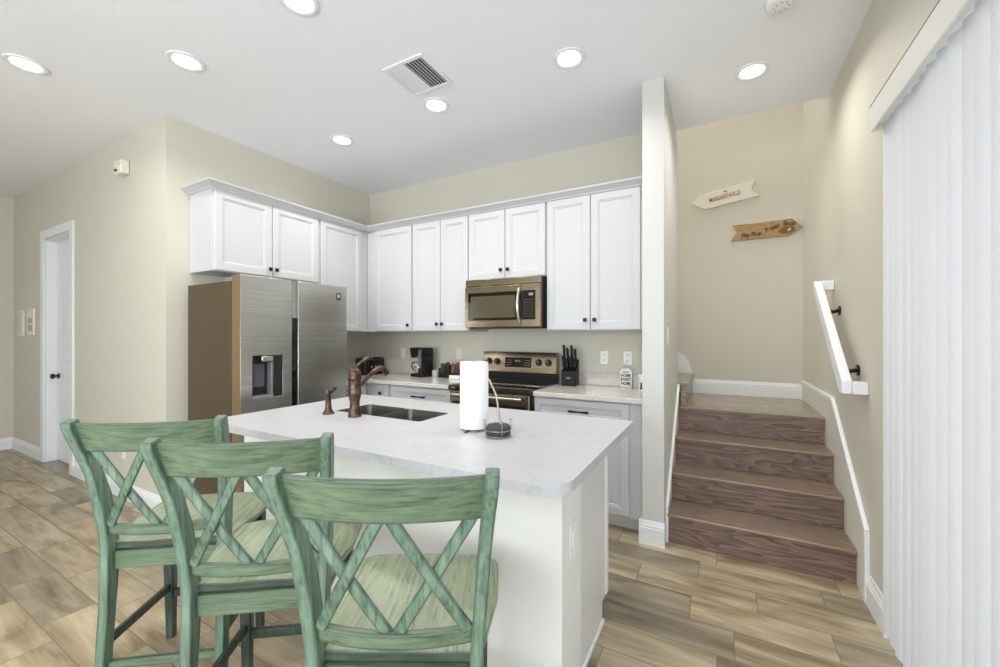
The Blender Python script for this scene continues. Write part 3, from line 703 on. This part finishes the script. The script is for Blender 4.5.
MB().loft([[(.013 * q * math.cos(i * PI / 8), off + .013 * q * math.sin(i * PI / 8), z) for i in range(16)] for z, q, off in ((.094, 1, 0), (.11, 1.1, -.002), (.125, 1.25, -.006), (.135, 1.1, -.006), (.142, .6, -.005))]).tube([(0, -.004, .112), (0, .018, .126), (0, .032, .142), (0, .046, .140)], [.010, .011, .014, .013], 14).build('spray_head', BRONZE, t)

# ------------------------------------------------------------------ paper towel roll + caddy with sponge and wand
t = thing('paper_towel_roll', 'tall white paper towel roll standing on the island worktop', 'paper towel', (-1.056, 1.665, .9145))
MB().lathe([(.001, .012), (.069, .012), (.069, .018), (.069, .322), (.067, .327), (.022, .327), (.021, .31), (.001, .31)], seg=48).build('roll', PAPER, t)
MB().tube([(.0, 0, .0), (0, 0, .33)], .006).lathe([(.001, 0), (.055, 0), (.055, .005), (.001, .006)]).tube([(0, -.055, .004), (.002, -.085, .004), (.002, -.088, .012)], .005).build('holder', WIRE, t)
t = thing('sponge_caddy', 'round wire caddy with a charcoal scrubber beside the paper towels', 'sponge holder', (-.892, 1.61, .9145))
t.scale = (.92, .92, 1)
for z in (.006, .030):
    MB().tube([(.064 * math.cos(i * PI / 16), .064 * math.sin(i * PI / 16), z) for i in range(33)], .0025, 8).build('wire_ring', WIRE, t)
for i in range(4):
    a = PI / 4 + i * PI / 2; c, s = math.cos(a), math.sin(a)
    MB().tube([(.0, 0, .004), (.062 * c, .062 * s, .004), (.066 * c, .066 * s, .03), (.066 * c, .066 * s, .066), (.074 * c, .074 * s, .078)], .0028, 8).tube([(.066 * c, .066 * s, .064), (.058 * c, .058 * s, .076)], .0028, 8).build('wire_prong', WIRE, t)
tag(MB().lathe([(.001, .008), (.050, .008), (.055, .014), (.055, .044), (.049, .050), (.03, .053), (.001, .053)]).build('scrubber_sponge', SPONGE, loc=(-.892, 1.61, .9145)), 'round charcoal scrubber sponge sitting in the wire caddy', 'sponge')
tag(MB().tube([(.0, .0, .054), (-.012, .0, .125), (-.020, .0, .18), (-.038, .0, .215), (-.060, .0, .255)], [.005, .0045, .0042, .0042, .0046], 12).build('scrubber_wand', WIRE, loc=(-.880, 1.61, .9145)), 'bent steel scrubber wand rising from the round sponge', 'wand')

# ================================================================== BACK COUNTER ITEMS
t = thing('toaster', 'black two-slot toaster in the counter corner behind the faucet', 'toaster', (-3.42, 3.24, CTZ), -.12)
MB().box(-.085, .085, -.14, .14, .012, .185).build('body', BLACK, t, bevel=.025, seg=4)
for x in (-.03, .03): MB().box(x - .012, x + .012, -.11, .11, .183, .187).build('slot', DARKGAP, t)
MB().box(-.08, .08, -.13, .13, 0, .012).build('base', DARKGAP, t)
MB().box(.085, .092, -.09, .09, .03, .15).build('side_panel', BLKGLASS, t, bevel=.003)
for y in (-.05, .0, .05): MB().cyl((.092, y, .09), .012, .008, 0).build('control_knob', CHROME, t)
MB().box(-.03, .03, -.155, -.14, .10, .125).build('lever', BLACK, t, bevel=.004)

t = thing('coffee_maker', 'black drip coffee maker with a glass carafe on the back counter', 'coffee maker', (-2.755, 3.32, CTZ), -.25)
t.scale = (.84, .9, .93)
MB().box(-.12, .115, -.085, .085, 0, .035).build('base', BLACK, t, bevel=.01, seg=3)
MB().box(.045, .115, -.085, .085, .035, .24).build('water_tank', BLACK, t, bevel=.008)
MB().prism([(-.135, .325), (.115, .325), (.115, .24), (-.095, .205), (-.118, .26)], 1, -.085, .085).build('brew_head', BLACK, t, bevel=.008)
MB().box(.055, .105, -.0865, -.085, .10, .30).build('water_gauge', plain('gauge_grey', (110, 112, 114), .2), t)
cf = MB().lathe([(.001, .038), (.052, .038), (.062, .05), (.066, .085), (.058, .125), (.040, .155), (.042, .165)], -.035, -.005).build('carafe', CGLASS, t)
MB().lathe([(.001, .042), (.050, .042), (.060, .052), (.0635, .072), (.001, .073)], -.035, -.005).build('coffee', plain('coffee', (40, 26, 18), .2), cf)
MB().lathe([(.068, .092), (.069, .096), (.069, .112), (.066, .116)], -.035, -.005).lathe([(.001, .172), (.04, .172), (.044, .166), (.044, .160)], -.035, -.005).build('lid_band', CHROME, cf)
MB().tube([(-.085, -.035, .155), (-.125, -.05, .150), (-.135, -.055, .11), (-.105, -.045, .065)], .008, 10).build('handle', BLACK, cf)

t = thing('caddy', 'dark countertop caddy holding packets right of the coffee maker', 'caddy', (-2.41, 3.36, CTZ))
MB().box(-.125, .125, -.045, .045, 0, .006).box(-.125, .125, .039, .045, .006, .13).box(-.125, .125, -.045, -.040, .006, .055).box(-.125, -.119, -.040, .039, .006, .10).box(.119, .125, -.040, .039, .006, .10).box(-.002, .002, -.040, .039, .006, .09).build('tray', BLACK, t, bevel=.0015)
cols = [((62, 66, 70), 'grey sachet leaning at the left in the countertop caddy'), ((46, 42, 40), 'dark brown sachet second from the left in the countertop caddy'), ((120, 86, 62), 'orange-brown sachet in the right half of the countertop caddy'), ((104, 62, 50), 'reddish sachet at the right end of the countertop caddy')]
for i, (c, lab) in enumerate(cols):
    x = -.086 + i * .0575 + (.006 if i > 1 else -.006)
    m = MB().bar((x, -.030, .008), (x, -.012 + .004 * i, .145 + .012 * (i % 2)), .048, .010, (1, 0, 0))
    o = m.build('sachet', plain('sachet_%d' % i, c, .4), loc=(-2.41, 3.36, CTZ), bevel=.003); tag(o, lab, 'packet', 'sachets in the countertop caddy')
t = thing('drinking_glass', 'small clear glass between the coffee maker and the caddy', 'glass', (-2.575, 3.31, CTZ))
MB().lathe([(.001, 0), (.026, 0), (.030, .075), (.028, .075), (.025, .006), (.001, .006)]).build('tumbler', CGLASS, t)
tag(MB().box(-.06, .06, -.016, .016, 0, .035).build('white_box', WHITEPL, loc=(-2.31, 3.285, CTZ), bevel=.003), 'small low white box in front of the countertop caddy', 'box')

t = thing('knife_block', 'black knife block standing on the counter right of the range', 'knife block', (-1.15, 3.36, CTZ), .12)
MB().prism([(-.075, 0), (.075, 0), (.080, .215), (.055, .222), (.0, .150), (-.070, .128)], 0, -.062, .062).build('block', plain('knife_block_black', (16, 16, 17), .5, spec=.3), t, bevel=.004)
MB().prism([(-.026, .065), (.0, .078), (.026, .065), (.016, .062), (-.016, .062)], 1, -.0757, -.070).build('emblem', plain('emblem_grey', (130, 130, 130), .4), t)
for r, (yy, zz, ln) in enumerate(((-.040, .156, .090), (.010, .192, .135))):
    for c in range(4):
        x = -.044 + c * .029 + (.004 if c > 1 else -.004)
        L_ = ln + (.012, -.012, .010, -.02)[c] + (.01 if r else 0)
        m = MB().loft([[(x + a_ * .0105, yy - k_ * L_ * .22 + b_ * w_ - (.010 if k_ == 1 else 0), zz + k_ * L_ - (.006 if b_ > 0 and k_ == 1 else 0)) for a_, b_ in ((-1, -1), (1, -1), (1, 1), (-1, 1))] for k_, w_ in ((0, .012), (.25, .010), (.6, .011), (.85, .013), (1, .011))])
        o = m.build('knife', BLACK, bevel=.004, seg=3); o.location = (-1.15, 3.36, CTZ); o.rotation_euler.z = .12
        lab = '%s black knife handle of the %s row in the knife block' % (('leftmost', 'second', 'third', 'rightmost')[c], ('front', 'back')[r])
        tag(o, lab, 'knife', 'knives in the block')

t = thing('tag_sign', 'small white tag-shaped sign with dark lettering and a wire hanger on the counter', 'sign', (-.692, 3.435, CTZ))
MB().prism([(-.048, 0), (.048, 0), (.048, .135), (.026, .158), (-.026, .158), (-.048, .135)], 1, -.010, .004).build('board', WHITEPL, t, bevel=.002)
MB().tube([(-.02, -.003, .150), (-.012, -.003, .185), (.0, -.003, .205), (.0, -.003, .225), (.0, -.003, .205), (.014, -.003, .185), (.02, -.003, .150)], .0018, 6).build('hanger_wire', WIRE, t)
SIGN_TEXT = []
t2 = thing('canister', 'white canister with a black front mark beside the end post', 'canister', (-.518, 3.28, CTZ))
MB().lathe([(.001, 0), (.045, 0), (.046, .004), (.046, .108), (.048, .112), (.048, .128), (.001, .130)]).build('body', WHITEPL, t2)
MB().prism([(-.03, .015), (-.012, .015), (-.016, .07), (-.026, .07)], 1, -.048, -.037).build('mark', BLACK, t2)

# outlets and switches
def plate(name, label, cat, loc, rotz, kind, w_=.072, h_=.116):
    o = thing(name, label, cat, loc, rotz)
    MB().box(-w_ / 2, w_ / 2, -.006, 0, -h_ / 2, h_ / 2).build('plate', WHITEPL if kind != 'cream' else CREAMPL, o, bevel=.003)
    if kind == 'outlet':
        for z in (-.025, .025):
            s = MB().box(-.017, .017, -.009, -.006, z - .015, z + .015).build('socket', WHITEPL, o, bevel=.004)
            MB().box(-.008, -.005, -.0095, -.0089, z - .005, z + .007).box(.005, .008, -.0095, -.0089, z - .005, z + .007).build('slots', DARKGAP, s)
    else: MB().box(-.017, .017, -.010, -.006, -.033, .033).build('rocker', WHITEPL if kind != 'cream' else CREAMPL, o, bevel=.002)
    return o
plate('wall_outlet', 'white outlet on the backsplash wall right of the knife block', 'outlet', (-.885, YB - .001, 1.18), 0, 'outlet')
plate('wall_outlet', 'white outlet directly above the small tag sign', 'outlet', (-.688, YB - .001, 1.18), 0, 'outlet')
plate('wall_outlet', 'white outlet left of the coffee maker', 'outlet', (-3.16, YB - .001, 1.17), 0, 'outlet')
plate('light_switch', 'white switch plate on the wall between coffee maker and range', 'switch', (-2.40, YB - .001, 1.18), 0, 'cream')
plate('light_switch', 'white switch plate on the stair side of the end post', 'switch', (-.326, 2.99, 1.37), R90, 'switch')
plate('wall_outlet', 'low white outlet on the wall between the door and the kitchen corner', 'outlet', (-4.43, YC - .001, .39), 0, 'outlet')
o = thing('control_panel', 'tall narrow beige wall panel left of the door, the plain one', 'panel', (-7.21, YC - .001, 1.51))
MB().box(-.10, .10, -.02, 0, -.15, .15).build('case', CREAMPL, o, bevel=.004)
MB().box(-.085, .085, -.023, -.02, -.13, .13).build('cover', plain('panel_beige', (216, 212, 196), .5), o, bevel=.002)
o = thing('control_panel', 'tall narrow beige wall panel beside the door casing, with two grey squares', 'panel', (-6.84, YC - .001, 1.52))
MB().box(-.11, .11, -.02, 0, -.15, .15).build('case', CREAMPL, o, bevel=.004)
MB().box(-.05, .07, -.024, -.02, -.10, -.03).box(-.05, .07, -.024, -.02, -.01, .05).build('keypad', plain('panel_grey', (186, 182, 168), .5), o, bevel=.002)
o = thing('wall_alarm', 'small cream alarm box high on the left wall', 'alarm', (-4.385, YC - .001, 2.765))
MB().box(-.07, .07, -.06, 0, -.055, .055).build('housing', CREAMPL, o, bevel=.008)
MB().cyl((-.01, -.06, -.028), .011, -.012, 1).build('sensor', BLACK, o)
MB().cyl((.03, -.06, .02), .006, -.003, 1).build('indicator', plain('indicator_grey', (150, 150, 140), .4), o)

# ================================================================== COUNTER STOOLS
def make_stool():
    t = thing('counter_stool', '', 'stool')
    def post(s):
        prof = [(0, -.035, .203), (.15, -.018, .200), (.35, -.004, .197), (.50, .004, .195), (.60, .008, .197), (.68, .002, .203), (.78, -.012, .210), (.88, -.036, .218), (.96, -.064, .226), (1.02, -.088, .233), (1.060, -.103, .237), (1.078, -.108, .238)]
        rings = []
        for i, (z, y, x) in enumerate(prof):
            hw = .016; d = .022 if z < .4 else (.027 if z < .8 else .021)
            if z < .1: d = .021
            if z > 1.06: d = .017
            # tilt the section with the lean
            k = (prof[min(i + 1, len(prof) - 1)][1] - prof[max(i - 1, 0)][1]) / (prof[min(i + 1, len(prof) - 1)][0] - prof[max(i - 1, 0)][0])
            if i == len(prof) - 1: k *= 1
            rings.append([(s * x + a * hw, y + b_ * d, z - k * b_ * d) for a, b_ in ((-1, -1), (1, -1), (1, 1), (-1, 1))])
        return MB().loft(rings)
    for s in (-1, 1):
        post(s).build('back_post', GZ, t, bevel=.0035, seg=2, angle=50)
        MB().loft([[(s * .188 + a * w_, .335 + b_ * w_ + o_, z) for a, b_ in ((-1, -1), (1, -1), (1, 1), (-1, 1))] for z, w_, o_ in ((0, .015, .008), (.30, .019, .003), (.578, .022, 0))]).build('front_leg', GL, t, bevel=.004)
        MB().bar((s * .198, .01, .235), (s * .189, .318, .235), .032, .018, (0, 0, 1)).build('side_stretcher', GL, t, bevel=.003)
        MB().bar((s * .186, .022, .535), (s * .186, .315, .543), .058, .018, (0, 0, 1)).build('side_apron', GL, t, bevel=.002)
    MB().box(-.178, .178, .001, .020, .500, .566).build('rear_apron', GX, t, bevel=.002)
    MB().box(-.167, .167, .322, .342, .512, .577).build('front_apron', GD, t, bevel=.002)
    MB().bar((-.184, -.012, .158), (.184, -.012, .158), .032, .018, (0, 0, 1)).build('rear_stretcher', GX, t, bevel=.003)
    MB().bar((-.170, .338, .205), (.170, .338, .205), .034, .022, (0, 0, 1)).build('foot_rail', GL, t, bevel=.003)
    # saddle seat
    m = MB(); nx, ny = 20, 16; top = {}; bot = {}
    def half(v):  # half width along depth
        return .207 + .038 * min(1, v * 2.0)
    bm = m.bm
    for i in range(nx + 1):
        for j in range(ny + 1):
            u, v = i / nx * 2 - 1, j / ny
            # round the front corners
            hw = half(v); yy = .012 + .412 * v
            if v > .82: hw -= .045 * (1 - math.sqrt(max(0, 1 - ((v - .82) / .18) ** 2)))
            xx = u * hw
            yy += .012 * (1 - u * u) * v
            dip = .012 * math.exp(-((abs(u) - .42) / .3) ** 2) * math.exp(-((v - .42) / .32) ** 2)
            edge = .006 * max(0, (abs(u) - .85) / .15) ** 2 + .006 * max(0, (v - .88) / .12) ** 2
            top[i, j] = bm.verts.new((xx, yy, .596 + .018 * v - dip - edge)); bot[i, j] = bm.verts.new((xx * .985, yy, .568 + .017 * v))
    for i in range(nx):
        for j in range(ny):
            bm.faces.new((top[i, j], top[i + 1, j], top[i + 1, j + 1], top[i, j + 1])); bm.faces.new((bot[i, j], bot[i, j + 1], bot[i + 1, j + 1], bot[i + 1, j]))
    for i in range(nx):
        for j in (0, ny): bm.faces.new((top[i, j], bot[i, j], bot[i + 1, j], top[i + 1, j]))
    for j in range(ny):
        for i in (0, nx): bm.faces.new((top[i, j], top[i, j + 1], bot[i, j + 1], bot[i, j]))
    so = m.build('seat', [GS, GD], t, bevel=.003)
    for p in so.data.polygons:
        if abs(p.normal.y) > .8 and p.center.y < .03: p.material_index = 1
    # curved rails
    def rail(x0, zlo, zhi, ylo, yhi, sag, th, drop=0):
        rings = []
        for k in range(17):
            u = k / 8 - 1; x = x0 * u; q = -sag * (1 - u * u)
            zt = zhi - drop * (1 - u * u)
            rings.append([(x, ylo + q - th / 2, zlo), (x, ylo + q + th / 2, zlo), (x, yhi + q + th / 2, zt), (x, yhi + q - th / 2, zt)])
        return MB().loft(rings)
    rail(.224, .962, 1.069, -.062, -.101, .034, .020).build('top_rail', GX, t, bevel=.004, angle=50)
    rail(.190, .635, .673, .002, .000, .030, .022).build('lower_rail', GX, t, bevel=.004, angle=50)
    # two crossed pairs of slats
    def at(x, z):
        k = (z - .667) / (1.0 - .667); u = x / .22
        return (x, (1 - k) * (.001 - .030 * (1 - u * u)) + k * (-.067 - .031 * (1 - u * u)), z)
    for s in (-1, 1):
        for xa, xb, oy in ((.180, .012, -.004), (.012, .196, .004)):
            pts = [at(s * (xa + (xb - xa) * k / 8), .668 + (.972 - .668) * k / 8) for k in range(9)]
            rings = []
            dv = (Vector(pts[-1]) - Vector(pts[0])); dv.y = 0; dv.normalize(); nx_ = Vector((dv.z, 0, -dv.x))
            for p in pts:
                p = Vector(p) + Vector((0, oy, 0))
                rings.append([tuple(p + nx_ * a * .0145 + Vector((0, b_ * .005, 0))) for a, b_ in ((-1, -1), (1, -1), (1, 1), (-1, 1))])
            MB().loft(rings).build('cross_slat', GZ, t, bevel=.0025, angle=50)
    return t
proto = make_stool()
stools = [((-1.842, .735), .648, 'distressed green X-back wooden stool farthest left, nearest the hallway floor'),
          ((-1.277, .747), .627, 'distressed green X-back wooden stool in the middle of the row of three'),
          ((-.693, .738), .49, 'distressed green X-back wooden stool nearest the camera at the right end of the row')]
for i, ((x, y), a, lab) in enumerate(stools):
    o = proto if i == 0 else dup(proto, (x, y, 0), a, lab)
    o.location = (x, y, 0); o.rotation_euler.z = a; o['label'] = lab; o['group'] = 'green counter stools at the island'

# ================================================================== HANDRAIL
t = thing('handrail', 'white wooden handrail with squared returns on the wall right of the stairs', 'handrail', (XR, 3.09, 1.4))
K = lambda mb, n, m, **k: mb.build(n, m, t, loc=(-XR, -3.09, -1.4), **k)
hx = .575; A0 = (2.755, 1.10); A1 = (3.447, 1.705)
K(MB().prism([(A0[0], A0[1] - .035), (A0[0] + .03, A0[1] - .035), (A1[0] + .035, A1[1] - .025), (A1[0] + .035, A1[1] + .035), (A1[0] - .0, A1[1] + .035), (A0[0] - .035, A0[1] + .035), (A0[0] - .035, A0[1] - .035)], 0, hx - .022, hx + .022), 'rail', TRIM, bevel=.006)
K(MB().box(hx + .0225, XR - .001, A0[0] - .035, A0[0] + .010, A0[1] - .035, A0[1] + .030), 'return', TRIM, bevel=.005)
K(MB().box(hx + .0225, XR - .001, A1[0] - .010, A1[0] + .035, A1[1] - .030, A1[1] + .035), 'return', TRIM, bevel=.005)
for y, z in ((2.90, 1.19), (3.30, 1.54)):
    K(MB().cyl((XR - .008, y, z - .01), .030, .007, 0).tube([(XR - .008, y, z - .01), (XR - .04, y, z - .018), (hx + .03, y, z - .005), (hx + .0, y, z + .015)], .012, 10).box(hx - .012, hx + .03, y - .03, y + .03, z + .004, z + .012), 'bracket', HW)

# ================================================================== VERTICAL BLINDS
t = thing('vertical_blind', 'white vertical blind with a pale valance covering the sliding door', 'blind', (XR, 2.43, 2.42))
V = lambda mb, n, m, **k: mb.build(n, m, t, loc=(-XR, -2.43, -2.42), **k)
V(MB().prism([(.597, 2.300), (.604, 2.295), (.604, 2.412), (XR - .001, 2.412), (XR - .001, 2.424), (.600, 2.424), (.595, 2.418)], 1, -.42, 2.43), 'valance', VALANCE, bevel=.0015)
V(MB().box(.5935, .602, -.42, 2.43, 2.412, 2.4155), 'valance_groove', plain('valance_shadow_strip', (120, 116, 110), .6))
V(MB().box(.605, XR - .001, 2.426, 2.43, 2.298, 2.411), 'valance_return', VALANCE)
V(MB().box(.618, .658, -.40, 2.415, 2.325, 2.36), 'headrail', WHITEPL)
a = math.radians(62)
cv = []
for k in range(9):
    q = k / 8 * 2 - 1; cv.append((q * .0445, .010 * (1 - q * q)))
vb = None
for i in range(37):
    yc = 2.388 - .076 * i
    m = MB(); th = .0006
    rot = math.radians(118 + random.uniform(-8, 8))
    front = [(p * math.cos(rot) - q * math.sin(rot), p * math.sin(rot) + q * math.cos(rot)) for p, q in cv]
    back = [(p * math.cos(rot) - (q + th) * math.sin(rot), p * math.sin(rot) + (q + th) * math.cos(rot)) for p, q in reversed(cv)]
    m.prism([(.657 + x_, yc + y_) for x_, y_ in front + back], 2, .035, 2.322)
    V(m, 'vane', VANE, angle=50)

# ================================================================== WALL SIGNS
def text_mesh(body, size, mat, parent, origin, rot, shear=0, arc=None, squash=1, extrude=.0012, bold=0):
    """text laid in the x-z plane facing -y"""
    cu = bpy.data.curves.new('lettering', 'FONT'); cu.body = body; cu.size = size; cu.align_x = 'CENTER'; cu.align_y = 'CENTER'; cu.extrude = extrude; cu.shear = shear; cu.offset = bold
    ob = bpy.data.objects.new('tmp', cu); COL.objects.link(ob)
    bpy.context.view_layer.update()
    me = bpy.data.meshes.new_from_object(ob.evaluated_get(bpy.context.evaluated_depsgraph_get()))
    bpy.data.objects.remove(ob); bpy.data.curves.remove(cu)
    for v in me.vertices:
        x, y, z = v.co; x *= squash
        if arc:
            y += arc(x); 
        X_, Z_ = x * math.cos(rot) - y * math.sin(rot), x * math.sin(rot) + y * math.cos(rot)
        v.co = (origin[0] + X_, origin[1] - z, origin[2] + Z_)
    me.materials.clear(); me.materials.append(mat)
    o = bpy.data.objects.new('lettering', me); COL.objects.link(o); o.parent = parent
    return o
RED = plain('sign_red', (176, 88, 76), .6); MAROON = plain('sign_maroon', (96, 40, 44), .6)
SW = plain('sign_white_wood', (226, 222, 208), .6, bump=.5, bscale=50)
def tanwood():
    return stairwood('sign_tan_wood', (186, 152, 100), (172, 140, 92), (150, 118, 74), .6, [1.6, 6, 14])
TAN = tanwood()
sy = YS - .022
t = thing('arrow_sign', 'white wooden arrow sign pointing left with red lettering, the upper one', 'sign', (.03, YS - .001, 2.76))
s1 = [(-.263, 2.728), (-.196, 2.803), (.283, 2.872), (.254, 2.783), (.323, 2.717), (-.145, 2.65)]
MB().prism([(x - .03, z - 2.76) for x, z in s1], 1, -.020, 0).build('board', SW, t, bevel=.002)
text_mesh('MARGARITAVILLE', .062, RED, t, (-.003, -.0205, -.008), .155, squash=.56, bold=.0012)
MB().loft([[(.004 + r * 1.5 * math.cos(k * PI / 10), y, .042 + r * .7 * math.sin(k * PI / 10)) for k in range(20)] for r, y in ((.012, -.020), (.012, -.0215))]).build('emblem', RED, t)
text_mesh('18', .012, SW, t, (.004, -.0216, .042), .1)
MB().tube([(-.03, -.004, .075), (.01, -.003, .092), (.05, -.004, .085)], .0015, 6).build('hanger', WIRE, t)
t = thing('arrow_sign', 'tan wooden arrow sign pointing right with maroon lettering, the lower one', 'sign', (.37, YS - .001, 2.38))
s2 = [(.096, 2.458), (.137, 2.384), (.080, 2.303), (.554, 2.302), (.655, 2.369), (.575, 2.46), (.33, 2.452)]
MB().prism([(x - .37, z - 2.38) for x, z in s2], 1, -.020, 0).build('board', TAN, t, bevel=.002)
text_mesh('Flip Flop', .054, MAROON, t, (-.115, -.0205, -.034), .07, squash=.9, bold=.002)
text_mesh('Repair', .054, MAROON, t, (.055, -.0205, .012), .30, squash=.86, bold=.002)
text_mesh('Shop', .056, MAROON, t, (.185, -.0205, .036), -.04, squash=.86, bold=.002)
def oval(cx, cz, rx, rz, rot, y0, y1):
    c, s = math.cos(rot), math.sin(rot)
    return MB().loft([[(cx + rx * math.cos(k * PI / 12) * c - rz * math.sin(k * PI / 12) * s, y, cz + rx * math.cos(k * PI / 12) * s + rz * math.sin(k * PI / 12) * c) for k in range(24)] for y in (y0, y1)])
oval(.165, -.022, .064, .035, .1, -.020, -.0212).build('wreath', plain('wreath_green', (104, 108, 62), .7), t)
oval(.145, -.024, .028, .019, -.2, -.0212, -.0225).build('red_flip_flop', plain('flip_red', (176, 44, 48), .6), t)
oval(.180, -.022, .020, .012, .6, -.0212, -.0225).build('pale_flip_flop', plain('flip_pale', (212, 190, 150), .6), t)
MB().tube([(-.03, -.004, .068), (-.01, -.003, .085), (.01, -.004, .072)], .0015, 6).build('hanger', WIRE, t)
# lettering on the small tag sign
tg = next(o for o in sc.objects if o.name.startswith('tag_sign'))
INK = plain('ink_dark', (70, 70, 70), .6)
text_mesh('bless', .026, INK, tg, (.0, -.0103, .128), 0)
for k, wd in enumerate(('HOME', 'SWEET', 'HOME')):
    text_mesh(wd, .036, INK, tg, (.0, -.0103, .098 - .033 * k), 0, squash=.78, bold=.001)
